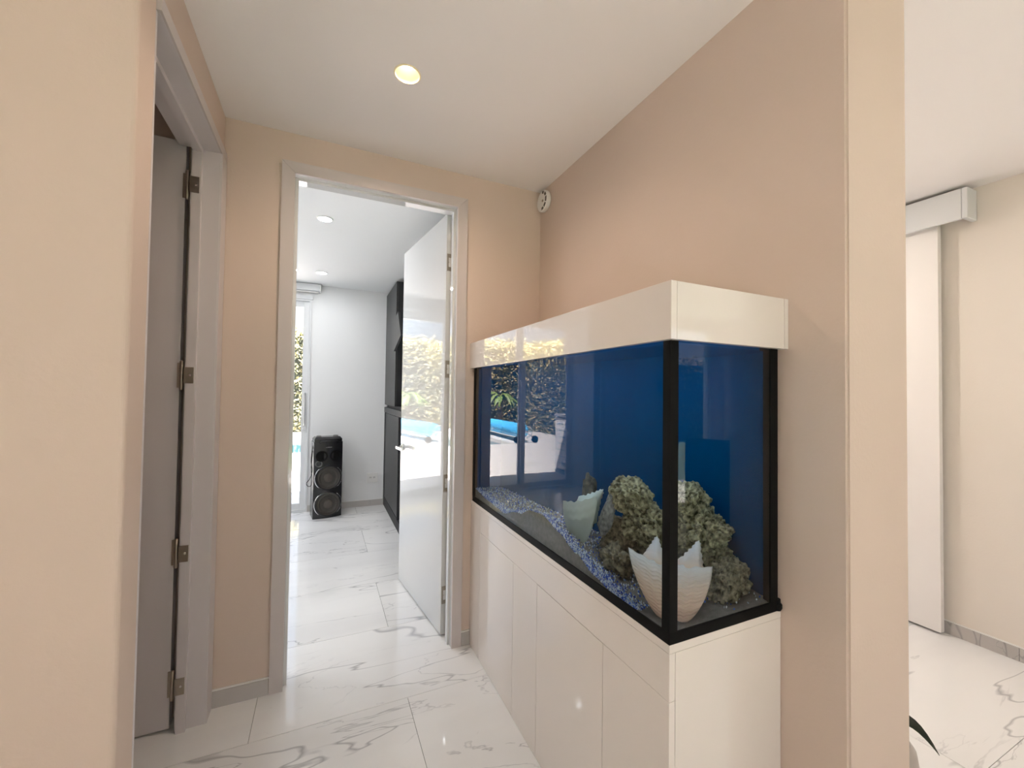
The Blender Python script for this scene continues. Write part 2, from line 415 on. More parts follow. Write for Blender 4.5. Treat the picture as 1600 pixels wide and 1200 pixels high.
# ------------------------------------------------------------------ doors
def back_door():
    p0, p1 = Vector((.6156, 2.256)), Vector((.519, 3.056))
    ang = math.atan2(p1.y-p0.y, p1.x-p0.x)-PI/2
    L = (p1-p0).length
    root = thing('door_1', 'glossy white interior door standing open into the back room', None, (p0.x, p0.y, 0), rotz=ang, local=True); struct(root)
    # local: +Y runs along the leaf, +X is its back; leaf face at x=0
    box('leaf', (0, .036), (0, L), (.010, 2.3535), M['gloss_door'], root, bevel=.0015)
    for z in (2.081, 1.478, .842, .225):
        hg = box('hinge', (.004, .034), (-.0022, .0006), (z-.048, z+.048), M['steel'], root)
        multibox('hinge_cutout', [(.013, .030, -.0030, -.0020, z-.026, z+.026)], M['plastic'], hg)
        lathe('hinge_screw', [(0, 0), (.0035, 0), (.003, .001), (0, .001)], M['steel'], hg, (.012, -.0030, z), '-Y', 10)
        tube('hinge_knuckle', [(.040, -.002, z-.05), (.040, -.002, z+.05)], .0055, M['steel'], hg)
    for sgn in (-1, 1):
        x0 = -.001 if sgn < 0 else .037
        zc, yc = .955, L-.06
        rose = lathe('handle_rose', [(0, 0), (.025, 0), (.025, .006), (.022, .008), (0, .008)], M['chrome'], root, (x0, yc, zc), 'X' if sgn > 0 else '-X', 24)
        tube('handle_neck', [(x0, yc, zc), (x0+sgn*.042, yc, zc)], .010, M['chrome'], rose)
        box('handle_lever', tuple(sorted((x0+sgn*.034, x0+sgn*.050))), (yc-.115, yc+.012), (zc-.011, zc+.011), M['chrome'], rose, bevel=.003)
    box('latch_plate', (.006, .030), (L-.0005, L+.0012), (.88, 1.03), M['chrome'], root)
back_door()
def left_door():
    root = thing('door_2', 'satin grey-white door opened into the side room', None, (-.515, 2.075, 0)); struct(root)
    box('leaf', (-1.245, -.524), (2.060, 2.10), (.010, 2.352), M['trim_mauve'], root, bevel=.0015)
    for z in (2.17, 1.403, .699, .183):
        hg = box('hinge', (-.503, -.471), (2.0270, 2.0298), (z-.032, z+.032), M['steel'], root)
        lathe('hinge_screw', [(0, 0), (.005, 0), (.004, .0012), (0, .0012)], M['chrome'], hg, (-.483, 2.0270, z), '-Y', 10)
        tube('hinge_knuckle', [(-.514, 2.046, z-.06), (-.514, 2.046, z-.055), (-.514, 2.046, z+.055), (-.514, 2.046, z+.06)], .0075, M['steel'], hg, 10, [.4, 1, 1, .4])
        box('hinge_leaf', (-.532, -.5225), (2.0568, 2.0598), (z-.05, z+.05), M['steel'], hg)
left_door()
def sliding_door():
    root = thing('door_3', 'white sliding door hanging under a wall track box', None, (3.2, 1.6, 0)); struct(root)
    box('panel', (3.235, 3.275), (1.145, 2.25), (.012, 2.40), M['panel_white'], root, bevel=.002)
    tr = box('track_cover', (3.184, 3.200), (1.030, 2.9), (2.345, 2.515), M['trim'], root, bevel=.002)
    tr.data.materials[0] = M['aluminium']
    box('track_end_cap', (3.184, 3.303), (1.006, 1.029), (2.345, 2.515), M['aluminium'], root, bevel=.003)
    box('track_rail', (3.215, 3.303), (1.030, 2.9), (2.41, 2.515), M['aluminium'], root)
sliding_door()

# ------------------------------------------------------------------ windows
def window_back():
    a = M['aluminium']
    root = thing('window_1', 'tall white sliding glass window of the back room', None, (-1.0, YF, .03)); struct(root)
    x0, x1, z0, z1 = -1.877, -.137, .0, 2.384
    box('frame', (x1-.018, x1), (YF-.01, YF+.12), (z0, z1), a, root); box('frame', (x0, x0+.03), (YF-.01, YF+.12), (z0, z1), a, root)
    box('frame', (x0+.03, x1-.018), (YF-.01, YF+.12), (z1-.04, z1), a, root); box('frame', (x0+.03, x1-.018), (YF-.01, YF+.12), (z0, .03), a, root)
    box('architrave', (x0-.01, x1+.012), (YF-.025, YF-.010), (z1-.02, z1+.018), a, root)
    def sash(xa, xb, y):
        s = box('sash', (xa, xa+.06), (y, y+.04), (.03, z1-.04), a, root, bevel=.003)
        box('sash_stile', (xb-.06, xb), (y, y+.04), (.03, z1-.04), a, s, bevel=.003)
        box('sash_rail', (xa+.06, xb-.06), (y, y+.04), (.03, .094), a, s); box('sash_rail', (xa+.06, xb-.06), (y, y+.04), (z1-.105, z1-.04), a, s)
        box('pane', (xa+.06, xb-.06), (y+.017, y+.023), (.094, z1-.105), M['glass'], s)
        return s
    s1 = sash(-1.079, x1-.018, YF+.01); sash(x0+.03, -1.0, YF+.06)
    box('pull_handle', (-.198, -.178), (YF-.018, YF+.004), (.955, 1.325), M['chrome'], s1, bevel=.004)
    lathe('lock', [(0, 0), (.016, 0), (.016, .02), (.013, .025), (0, .025)], a, s1, (-.180, YF+.008, .925), '-Y', 16)
window_back()
def blind():
    root = thing('roller_blind', 'white roller blind cassette mounted above the tall window', 'blind', (-1.0, YF-.05, 2.445))
    box('cassette', (-2.0, -.056), (YF-.085, YF-.001), (2.455, 2.532), M['aluminium'], root, bevel=.006)
    box('end_cap', (-.056, -.043), (YF-.090, YF-.001), (2.449, 2.535), M['plastic'], root, bevel=.004)
    box('bottom_bar', (-1.98, -.07), (YF-.05, YF-.03), (2.440, 2.454), M['plastic'], root)
blind()
def window_row(name, label, x0, x1, ya, n):
    a = M['aluminium']
    root = thing(name, label, None, ((x0+x1)/2, ya+.05, 0)); struct(root)
    y = (ya+.01, ya+.09)
    box('frame', (x0, x1), y, (2.34, 2.4), a, root); box('frame', (x0, x1), y, (0, .04), a, root)
    st = (x1-x0-.06)/n
    for i in range(n+1):
        x = x0+i*st
        box('frame', (x, x+.06), y, (.04, 2.34), a, root)
        if i < n: box('pane', (x+.06, x+st), (ya+.047, ya+.053), (.04, 2.34), M['glass'], root)
window_row('window_2', 'sliding windows of the living room behind the viewer', -1.8, 1.4, -3.3, 2)
window_row('window_4', 'narrow window mirrored in the end glass of the aquarium', 4.3, 5.6, -3.3, 1)
window_row('window_3', 'glazed end of the room on the right', 1.7, 3.2, 3.2, 2)

# ------------------------------------------------------------------ lamps
def lamp(parent, name, loc, power, col, size=.06, spot=None, blend=.6):
    d = bpy.data.lights.new(name, 'SPOT' if spot else 'AREA'); d.energy = power; d.color = col
    if spot: d.spot_size = math.radians(spot); d.spot_blend = blend; d.shadow_soft_size = size/2
    else: d.shape = 'DISK'; d.size = size
    o = bpy.data.objects.new(name, d); link(o, parent); o.location = Vector(loc)-SP[parent.name]
M['bulb'] = mat('warm_bulb', (1, .9, .75), .5, emis=(1, .88, .68), estr=3.6)
M['cup'] = mat('lamp_reflector', (.92, .82, .56), .35, vary=.01)
M['led'] = mat('cool_led_disc', (1, 1, 1), .5, emis=(.95, .98, 1), estr=9)
def downlight():
    c = (.262, 1.551, CEIL)
    r = thing('recessed_ceiling_lamp', 'warm glowing recessed round spotlight in the corridor ceiling', 'lamp', c)
    lathe('rim', [(.0445, .001), (.0445, -.003), (.049, -.0025), (.050, .0), (.0445, .001)], M['cup'], r, c, 'Z', 40, caps=False)
    lathe('reflector', [(.0445, 0), (.040, .02), (.031, .045), (.030, .047)], M['cup'], r, c, 'Z', 40, caps=False)
    lathe('bulb', [(0, .040), (.022, .040), (.028, .044), (.029, .046)], M['bulb'], r, c, 'Z', 32)
    lamp(r, 'bulb_light', (c[0], c[1], c[2]-.004), 12, (1, .77, .58), .05, 165, .8)
downlight()
def led_panel(x, y, d, label, power=2.5):
    c = (x, y, CEIL)
    r = thing('ceiling_led', label, 'lamp', c, group='round lamps in the back room ceiling')
    lathe('bezel', [(d/2-.008, 0), (d/2-.008, .006), (d/2-.003, .006), (d/2, .003), (d/2, 0)], M['plastic'], r, c, '-Z', 36, caps=False)
    lathe('diffuser', [(0, .001), (d/2-.008, .001), (d/2-.008, .004), (0, .004)], M['led'], r, c, '-Z', 32)
    lamp(r, 'led_light', (c[0], c[1], c[2]-.006), power, (.94, .97, 1), d-.02)
for q in ((-1.5, 3.115, 'towards the door wall'), (-1.5, 4.4, 'towards the glass')): led_panel(q[0], q[1], .105, 'added unseen ceiling light in the left part of the back room '+q[2], 7)  # out of view, added to raise the back room's light level
led_panel(-.013, 3.115, .105, 'round white ceiling light nearest the open door')
led_panel(-.038, 4.568, .115, 'round white ceiling light nearest the window blind')
M['ledw'] = mat('warm_led_disc', (1, 1, 1), .5, emis=(1, .84, .64), estr=6)
def living_led(x, y, power, where):
    c = (x, y, CEIL)
    r = thing('ceiling_spot', 'round spotlight in the ceiling of the '+where, 'lamp', c, group='living room ceiling spots')
    lathe('bezel', [(.046, 0), (.046, .006), (.051, .006), (.054, .003), (.054, 0)], M['plastic'], r, c, '-Z', 28, caps=False)
    lathe('diffuser', [(0, .001), (.046, .001), (.046, .004), (0, .004)], M['ledw'], r, c, '-Z', 28)
    lamp(r, 'spot_light', (x, y, CEIL-.006), power, (1, .93, .83), .09)
for x, y, p, w in ((-1.6, -1.4, 2, 'left part of the living room, added as unseen fill'), (.3, -2.2, 2, 'living room behind the viewer, added as unseen fill'), (4.1, -1.4, 2, 'dining corner by the dark chairs, added as unseen fill'),  # living room and dining spots are unseen, added to brighten the interior
                   (2.45, -.6, 4, 'passage to the room on the right'), (2.45, 1.9, 9, 'room with the white sliding door')): living_led(x, y, p, w)

# ------------------------------------------------------------------ wall devices
def siren():
    c = (XR, 2.068, 2.452)
    r = thing('wall_siren', 'small round white detector on the wall below the ceiling corner', 'detector', c)
    b = lathe('body', [(.052, 0), (.058, .006), (.060, .014), (.060, .026), (.057, .030), (0, .031)], M['plastic'], r, c, '-X', 40)
    for a0, a1, rr in ((20, 48, .050), (-22, 12, .050), (-58, -30, .050), (-92, -66, .050), (60, 85, .05)):
        V = []; n = 7
        for k in range(n):
            a = math.radians(a0+(a1-a0)*k/(n-1))
            for q, h in ((rr-.011, .0316), (rr+.003, .0316), (rr-.011, .029), (rr+.003, .029)):
                V.append(Vector(c)+Vector((-h, -q*math.cos(a), q*math.sin(a))))
        Fc = []
        for k in range(n-1):
            i, j = 4*k, 4*(k+1); Fc += [(i, i+1, j+1, j), (i+2, j+2, j+3, i+3), (i, j, j+2, i+2), (i+1, i+3, j+3, j+1)]
        mesh('slot', V, Fc, M['gap'], b)
    lathe('button', [(0, 0), (.007, 0), (.007, .003), (0, .0035)], M['steel'], r, (c[0]-.031, c[1]-.012, c[2]-.004), '-X', 14)
siren()
def outlet():
    c = (.550, YF, .33)
    r = thing('wall_socket', 'white double wall socket low on the far wall beside the speaker', 'socket', c)
    box('plate', (.488, .613), (YF-.010, YF-.0005), (.274, .385), M['plastic'], r, bevel=.004)
    box('insert', (.510, .591), (YF-.013, YF-.010), (.298, .361), M['plastic'], r, bevel=.001)
    for x in (.530, .571):
        multibox('socket_slot', [(x-.009, x-.005, YF-.0138, YF-.013, .322, .340), (x+.005, x+.009, YF-.0138, YF-.013, .322, .340)], M['gap'], r)
outlet()

# ------------------------------------------------------------------ aquarium
TX, TY, TXE, TYE, TZ, TZ2 = .743, .728, 1.130, 2.115, .769, 1.560
def cabinet():
    g = M['gloss']
    r = thing('aquarium_cabinet', 'glossy white cabinet under the aquarium with flush handleless doors', 'cabinet', (.94, 1.43, 0))
    X0, X1, Y0, Y1 = TX, XR-.002, TY, YB-.002
    box('carcass', (X0+.022, X1), (Y0+.022, Y1), (0, .747), M['gap'], r)
    box('top_panel', (X0-.001, X1), (Y0-.001, Y1), (.749, .769), g, r, bevel=.0012)
    q = .001
    t = (X0, X0+.018)
    box('front_rail', t, (Y0, 1.99-q), (.637+q, .748), g, r, bevel=.0006)
    box('front_stile', t, (Y0, .977-q), (0, .637), g, r, bevel=.0006)
    box('front_stile', t, (1.377+q, 1.589-q), (0, .637), g, r, bevel=.0006)
    box('front_filler', t, (1.99+q, Y1), (0, .748), g, r, bevel=.0006)
    box('door', t, (.977+q, 1.377-q), (.002, .637-q), g, r, bevel=.0006)
    box('door', t, (1.589+q, 1.99-q), (.002, .637-q), g, r, bevel=.0006)
    box('end_panel', (X0+.0195, X1), (Y0, Y0+.018), (0, .748), g, r, bevel=.0006)
cabinet()
def hood():
    g = M['gloss']
    r = thing('aquarium_hood', 'glossy white hood capping the top of the aquarium', 'hood', (.935, 1.42, 1.479))
    X0, X1, Y0, Y1, z0, z1 = .722, 1.1472, .7073, 2.136, 1.479, 1.615
    box('front_panel', (X0, X0+.018), (Y0, Y1), (z0, z1), g, r, bevel=.0008)
    box('end_panel', (X0+.0195, X1-.0165), (Y0+.0006, Y0+.018), (z0, z1), g, r, bevel=.0008)
    box('end_panel', (X0+.019, X1-.016), (Y1-.018, Y1), (z0, z1), g, r)
    box('back_panel', (X1-.015, X1), (Y0, Y1), (z0, z1), g, r, bevel=.0008)
    box('top_panel', (X0+.019, X1-.016), (Y0+.019, Y1-.019), (z1-.018, z1-.001), g, r)
    lm = box('lamp_bar', (.90, .98), (.85, 2.0), (1.560, 1.590), M['black'], r)
    d = bpy.data.lights.new('tank_lamp', 'AREA'); d.shape = 'RECTANGLE'; d.size, d.size_y = .06, 1.1; d.energy = TANK_LAMP; d.color = (.72, .86, 1)
    o = bpy.data.objects.new('tank_lamp', d); link(o, lm); o.location = Vector((.94, 1.425, 1.558))-SP[lm.name]
TANK_LAMP = 1.6
hood()
def aquarium():
    b = M['black']
    r = thing('aquarium', 'long glass aquarium with black edges and deep blue background', 'aquarium', (.935, 1.42, TZ+.0005))
    w, h = .023, .027
    e = .0016
    # black angle trim: bottom rails, corner posts
    box('bottom_rail', (TX-e, TX+.004), (TY-e, TYE), (TZ+.0006, TZ+h), b, r, bevel=.0008); box('bottom_rail', (TX+.004, TXE), (TY-e, TY+.004), (TZ+.0006, TZ+h), b, r, bevel=.0008)
    box('top_rail', (TX-e, TX+.004), (TY-e, TYE), (TZ2-.03, TZ2), b, r); box('top_rail', (TX+.004, TXE), (TY-e, TY+.004), (TZ2-.03, TZ2), b, r)
    V = [(TX-e, TY-e), (TX+w, TY-e), (TX+w, TY+.004), (TX+.004, TY+.004), (TX+.004, TY+w), (TX-e, TY+w)]
    def ext(name, P, z0, z1):
        n = len(P); mesh(name, [(x, y, z0) for x, y in P]+[(x, y, z1) for x, y in P],
             [tuple(range(n))[::-1], tuple(range(n, 2*n))]+[(i, (i+1) % n, (i+1) % n+n, i+n) for i in range(n)], b, r)
    ext('corner_post', V, TZ+h, TZ2-.03)
    box('corner_post', (TXE-.028, TXE+.0015), (TY-e, TY+.03), (TZ+h, TZ2-.03), b, r); box('corner_post', (TX-e, TX+.03), (TYE-.025, TYE+.0015), (TZ+h, TZ2-.03), b, r)
    p1 = box('glass_pane', (TX+.0005, TX+.0075), (TY+.0005, TYE-.01), (TZ+.003, TZ2-.002), M['tankglass'], r)
    p2 = box('glass_pane', (TX+.0085, TXE-.006), (TY+.0005, TY+.0075), (TZ+.003, TZ2-.002), M['tankglass'], r)
    box('back_panel', (TXE-.008, TXE), (TY+.009, TYE), (TZ+.003, TZ2-.004), M['blue'], r); box('end_panel', (TX+.009, TXE-.008), (TYE-.009, TYE), (TZ+.003, TZ2-.004), M['blue'], r)
    box('base_glass', (TX+.009, TXE-.008), (TY+.009, TYE-.009), (TZ+.001, TZ+.007), M['black'], r)
    # water: its two viewed faces refract, the surface mirrors
    x0, y0, zw = TX+.0080, TY+.0080, 1.473
    V = [(x0, y0, TZ+.004), (x0, TYE-.009, TZ+.004), (x0, TYE-.009, zw), (x0, y0, zw), (TXE-.008, y0, TZ+.004), (TXE-.008, y0, zw)]
    mesh('water', V, [(0, 3, 2, 1), (0, 4, 5, 3)], M['water'], r)
    V, Fc, nx, ny = [], [], 16, 60
    for j in range(ny+1):
        for i in range(nx+1):
            x = x0+(TXE-.008-x0)*i/nx; y = y0+(TYE-.009-y0)*j/ny
            V.append((x, y, zw+.0025*noise.noise(Vector((x*14, y*9, 2.2)))))
    for j in range(ny):
        for i in range(nx):
            a = j*(nx+1)+i; Fc.append((a, a+1, a+nx+2, a+nx+1))
    mesh('water_surface', V, Fc, M['watertop'], r, True)
    lathe('valve', [(0, 0), (.010, 0), (.013, .006), (.013, .016), (.009, .02), (.009, .03), (0, .03)], b, r, (TXE+.006, TY+.004, TZ+.001), 'Z', 12)
aquarium()

SANDY = [(.736, .777), (.87, .778), (.94, .787), (1.03, .803), (1.13, .832), (1.25, .872), (1.37, .898), (1.45, .888), (1.56, .850), (1.73, .806), (1.95, .818), (2.106, .835)]
def sand_h(x, y):
    for (a, h0), (b, h1) in zip(SANDY, SANDY[1:]):
        if y <= b:
            t = max(0, min(1, (y-a)/(b-a))); t = t*t*(3-2*t); h = h0+(h1-h0)*t; break
    else: h = SANDY[-1][1]
    d = (x-.752)/.37
    back = .800+.035*max(0, min(1, (y-.95)/.4))
    h = h*(1-min(1, d*1.4))+back*min(1, d*1.4) if y > .95 else h+(.022*d if x > .85 else 0)
    return h+.004*noise.noise(Vector((x*18, y*18, 0)))
def substrate():
    m = mat('grey_sand', (.235, .205, .185), .9, vary=.45, scale=60, bump=.5, bscale=300)
    x0, x1, y0, y1, nx, ny = TX+.0086, TXE-.0085, TY+.0086, TYE-.0095, 30, 110
    V, Fc = [], []
    for j in range(ny+1):
        for i in range(nx+1):
            x = x0+(x1-x0)*i/nx; y = y0+(y1-y0)*j/ny; V.append((x, y, sand_h(x, y)))
    for j in range(ny):
        for i in range(nx):
            a = j*(nx+1)+i; Fc.append((a, a+1, a+nx+2, a+nx+1))
    # skirts down to the tank base
    ring = [i for i in range(nx+1)]+[j*(nx+1)+nx for j in range(1, ny+1)]+[ny*(nx+1)+i for i in range(nx-1, -1, -1)]+[j*(nx+1) for j in range(ny-1, 0, -1)]
    n = len(V); V += [(V[i][0], V[i][1], TZ+.0071) for i in ring]
    for k in range(len(ring)):
        k2 = (k+1) % len(ring); Fc.append((ring[k], n+k, n+k2, ring[k2]))
    Fc.append(tuple(range(n, n+len(ring)))[::-1])
    o = mesh('sand_bed', V, Fc, m, None, True); tag(o, 'grey sand bed heaped along the aquarium floor', 'sand', kind='stuff')
    # blue and white gravel strewn on top
    gm = island_mat('blue_white_gravel', [(0, (.66, .72, .80)), (.30, (.85, .88, .92)), (.50, (.012, .05, .40)), (.72, (.03, .12, .62)), (.92, (.30, .40, .65))], .55)
    rnd = random.Random(3); V, Fc = [], []
    oct_f = [(0, 2, 4), (2, 1, 4), (1, 3, 4), (3, 0, 4), (2, 0, 5), (1, 2, 5), (3, 1, 5), (0, 3, 5)]
    cnt = 0
    while cnt < 9500:
        y = rnd.uniform(y0+.02, y1-.01); x = rnd.uniform(x0+.003, x1-.006)
        if rnd.random() < .72: x = x0+.003+abs(rnd.gauss(0, .040))
        if x > x1-.006: continue
        if y < .86 and (rnd.random() > .35 or x < .97): continue
        s = rnd.uniform(.0024, .0044); z = sand_h(x, y)+s*.5+rnd.uniform(0, .004)
        n = len(V); ax = [s*rnd.uniform(.7, 1.3) for _ in range(3)]; c, sn = math.cos(rnd.random()*6), math.sin(rnd.random()*6)
        for p in ((1, 0, 0), (-1, 0, 0), (0, 1, 0), (0, -1, 0), (0, 0, 1), (0, 0, -1)):
            V.append((max(x0+.0004, x+(p[0]*c-p[1]*.4)*ax[0]), y+(p[1]*c+p[0]*.4)*ax[1], z+p[2]*ax[2]))
        Fc += [tuple(i+n for i in f) for f in oct_f]; cnt += 1
    o = mesh('gravel', V, Fc, gm); tag(o, 'blue and white gravel scattered over the aquarium sand', 'gravel', kind='stuff')
substrate()

def rock_mat(name, base, dark):
    m = bpy.data.materials.new(name); m.use_nodes = True
    n, l = m.node_tree.nodes, m.node_tree.links; b = n['Principled BSDF']; b.inputs['Roughness'].default_value = .85
    tc = n.new('ShaderNodeTexCoord'); t = n.new('ShaderNodeTexNoise'); t.inputs['Scale'].default_value = 60; t.inputs['Detail'].default_value = 6
    l.new(tc.outputs['Object'], t.inputs['Vector'])
    cr = n.new('ShaderNodeValToRGB'); cr.color_ramp.elements[0].position = .34; cr.color_ramp.elements[0].color = (*dark, 1)
    cr.color_ramp.elements[1].position = .66; cr.color_ramp.elements[1].color = (*base, 1)
    l.new(t.outputs['Fac'], cr.inputs[0]); l.new(cr.outputs[0], b.inputs['Base Color'])
    bp = n.new('ShaderNodeBump'); bp.inputs['Strength'].default_value = .45; bp.inputs['Distance'].default_value = .004
    l.new(t.outputs['Fac'], bp.inputs['Height']); l.new(bp.outputs[0], b.inputs['Normal']); return m
M['rock'] = rock_mat('live_rock', (.50, .455, .29), (.07, .062, .032))
M['rock2'] = rock_mat('brown_rock', (.40, .335, .225), (.06, .05, .03))
M['coral'] = rock_mat('grey_coral', (.42, .42, .43), (.16, .16, .17))
M['darkrock'] = rock_mat('dark_rock', (.10, .09, .06), (.012, .012, .012))
def rock(c, rad, seed, m, label, pits=1.0, rot=(0, 0, 0), sub=5, lump=.28):
    bm = bmesh.new(); bmesh.ops.create_icosphere(bm, subdivisions=sub, radius=1)
    so = Vector((seed*3.7, seed*1.3, seed*2.1)); R = Matrix.Rotation(rot[0], 4, 'X') @ Matrix.Rotation(rot[1], 4, 'Y') @ Matrix.Rotation(rot[2], 4, 'Z')
    sc = sum(rad)/3
    for v in bm.verts:
        d = v.co.normalized()
        k = 1+lump*noise.noise(d*1.6+so)+lump*.55*noise.noise(d*3.7+so)
        q = Vector((d.x*rad[0], d.y*rad[1], d.z*rad[2]))
        w1 = q*9+so; q = q+.012*Vector((noise.noise(w1), noise.noise(w1+Vector((7, 0, 0))), noise.noise(w1+Vector((0, 9, 0)))))
        f1 = noise.voronoi(q*80+so)[0][0]; c1 = max(0, min(1, (.50-f1)/.17)); c1 = c1*c1*(3-2*c1)
        f2 = noise.voronoi(q*150+so*2)[0][0]; c2 = max(0, 1-f2/.6)
        mk = max(0, .55+.9*noise.noise(d*2.6+so*2))
        f3 = noise.voronoi(q*40+so*3)[0][0]; c3 = max(0, min(1, (.40-f3)/.16))
        if pits > 1: k -= .030*c3*c3*(3-2*c3)/sc
        k -= pits*(.019*c1*min(1, mk*1.3)+.0050*c2**.8)/sc
        k += .05*noise.noise(d*9+so)+.03*noise.noise(d*21+so)
        p = Vector((d.x*rad[0]*k, d.y*rad[1]*k, d.z*rad[2]*k))
        p = R @ p
        w = Vector(c)+p
        w.x = min(max(w.x, TX+.010), TXE-.0095); w.y = max(w.y, TY+.011); w.z = max(w.z, TZ+.0075)
        v.co = w
    o = bmobj('rock', bm, m, None, True); tag(o, label, 'rock', group='rocks in the aquarium'); return o
rock((1.0, 1.045, 1.025), (.075, .080, .060), 1, M['rock'], 'olive porous rock topping the pile in the aquarium', .9, sub=6)
rock((1.030, .985, .945), (.085, .092, .068), 2, M['rock'], 'heavily pitted rock in the middle of the aquarium pile', 1.5, sub=6)
rock((1.035, .868, .835), (.080, .072, .060), 3, M['rock2'], 'brown rounded rock beside the pink shell at the end glass', .8, sub=6)
rock((1.070, .955, .868), (.050, .055, .050), 5, M['rock'], 'small yellowish rock wedged behind the brown rock', .9)
rock((.905, 1.035, .835), (.050, .065, .050), 4, M['rock2'], 'low brown rock behind the blue gravel', .8)
rock((1.03, 1.10, .870), (.08, .10, .075), 6, M['rock2'], 'broad base rock holding up the aquarium pile', .8)
rock((1.05, 1.29, .945), (.035, .040, .110), 8, M['darkrock'], 'tall dark rock standing behind the pale shell', .9, sub=4)
rock((.945, 1.115, .945), (.016, .026, .070), 9, M['coral'], 'slim grey coral branch leaning on the rock pile', .4, (.35, 0, .3), 4, .15)
rock((.965, 1.095, 1.005), (.018, .026, .055), 10, M['coral'], 'short grey coral branch beside the topmost rock', .4, (.6, 0, .3), 4, .15)

def shell_mat(name, a, b, c):
    m = bpy.data.materials.new(name); m.use_nodes = True
    n, l = m.node_tree.nodes, m.node_tree.links; bs = n['Principled BSDF']; bs.inputs['Roughness'].default_value = .45
    tc = n.new('ShaderNodeTexCoord'); sp = n.new('ShaderNodeSeparateXYZ'); l.new(tc.outputs['Generated'], sp.inputs[0])
    cr = n.new('ShaderNodeValToRGB'); e = cr.color_ramp.elements; e[0].position = .1; e[0].color = (*a, 1); e[1].position = .9; e[1].color = (*c, 1)
    k = e.new(.55); k.color = (*b, 1)
    t = n.new('ShaderNodeTexNoise'); t.inputs['Scale'].default_value = 30; t.inputs['Detail'].default_value = 5; l.new(tc.outputs['Object'], t.inputs['Vector'])
    ad = n.new('ShaderNodeMath'); ad.operation = 'MULTIPLY_ADD'; ad.inputs[1].default_value = .18; l.new(t.outputs['Fac'], ad.inputs[0]); l.new(sp.outputs['Z'], ad.inputs[2])
    sb = n.new('ShaderNodeMath'); sb.operation = 'SUBTRACT'; sb.inputs[1].default_value = .09; l.new(ad.outputs[0], sb.inputs[0])
    l.new(sb.outputs[0], cr.inputs[0]); l.new(cr.outputs[0], bs.inputs['Base Color']); return m
def conch(base, left, right, spire, bulge_dir, m, label, ribs=15, rib=.0024, bulge=.034, name='conch_shell'):
    B, Lc, Rc, Sp = Vector(base), Vector(left), Vector(right), Vector(spire)
    bd = Vector(bulge_dir).normalized()
    root = thing(name, label, 'shell', tuple(B), group='conch shells in the aquarium')
    nu, nt = 36, 90
    mid = (Lc+Rc)/2
    up = (mid-B).normalized()
    V, Fc = [], []
    def P(u, t, off):
        top = Lc.lerp(Rc, u)+up*(-.010*math.sin(PI*u)+.003*math.sin(9*PI*u)*math.sin(PI*u))
        mt = (Lc+Rc)/2
        wd_ = (.10+.90*math.sin(PI/2*min(1, t*1.06))**.62)
        p = B+(mt-B)*t+(top-mt)*wd_
        b = bulge*(math.sin(PI/2*min(1, t*1.5))**.8*(1-.45*max(0, t-.6)/.4))*(.30+.70*math.sin(PI*u))
        rb = rib*math.sin(2*PI*ribs*(t+.05*math.sin(PI*u)))*min(1, t*4)*(1 if t < .80 else max(0, (1-t)/.2))
        return p+bd*(b+rb+off)
    for side in (0, 1):
        for i in range(nu+1):
            for j in range(nt+1): V.append(P(i/nu, .02+.98*j/nt, 0 if side == 0 else -.006-.02*math.sin(PI*i/nu)*math.sin(PI*j/nt)))
    n1 = (nu+1)*(nt+1)
    for i in range(nu):
        for j in range(nt):
            a = i*(nt+1)+j; q = (a, a+1, a+nt+2, a+nt+1); Fc.append(q); Fc.append(tuple(x+n1 for x in q[::-1]))
    edge = [j for j in range(nt+1)]+[i*(nt+1)+nt for i in range(1, nu+1)]+[nu*(nt+1)+j for j in range(nt-1, -1, -1)]+[i*(nt+1) for i in range(nu-1, 0, -1)]
    for k in range(len(edge)):
        a, b = edge[k], edge[(k+1) % len(edge)]; Fc.append((a, b, b+n1, a+n1))
    mesh('flared_lip', V, Fc, m, root, True)
    # body whorl and stepped spire
    ax = (Sp-(B*.35+mid*.65)); hgt = ax.length; ax.normalize()
    sd = ax.cross(bd).normalized(); fw = sd.cross(ax)
    c0 = B*.35+mid*.65-bd*.034
    wd = (Rc-Lc).length
    V, Fc, prof = [], [], []
    prof = [(.02, -.40), (.12, -.28), (.26, -.10), (.33, .10), (.34, .26), (.27, .38), (.21, .44), (.215, .52), (.155, .58), (.16, .65), (.105, .71), (.11, .78), (.065, .84), (.067, .90), (.028, .95), (.008, 1.0)]
    sg = 36
    for r, h in prof:
        for k in range(sg):
            a = 2*PI*k/sg; hh = h+.05*(k/sg)*(1 if .3 < h < .95 else 0)
            kn = 1+.16*max(0, math.cos(7*a))**3*(1 if .2 < h < .7 else 0)
            V.append(c0+ax*hgt*hh+(sd*math.cos(a)+fw*math.sin(a))*r*wd*.80*kn)
    for i in range(len(prof)-1):
        for k in range(sg): Fc.append((i*sg+k, i*sg+(k+1) % sg, (i+1)*sg+(k+1) % sg, (i+1)*sg+k))
    Fc += [tuple(range(sg))[::-1], tuple(range((len(prof)-1)*sg, len(prof)*sg))]
    for k, v in enumerate(V): V[k] = Vector((min(max(v.x, TX+.010), TXE-.0095), max(v.y, TY+.010), max(v.z, TZ+.0075)))
    mesh('spire', V, Fc, m, root, True)
    return root
M['conch'] = shell_mat('pink_white_shell', (.82, .55, .45), (.86, .66, .57), (.82, .79, .84))
M['pale_shell'] = shell_mat('pale_green_shell', (.36, .42, .36), (.45, .50, .44), (.58, .63, .60))
conch((.828, .803, .781), (.838, .940, .915), (.952, .822, .895), (.937, .885, .951), (-.72, -.69, .12), M['conch'], 'large pink and white ribbed conch shell in the aquarium front corner')
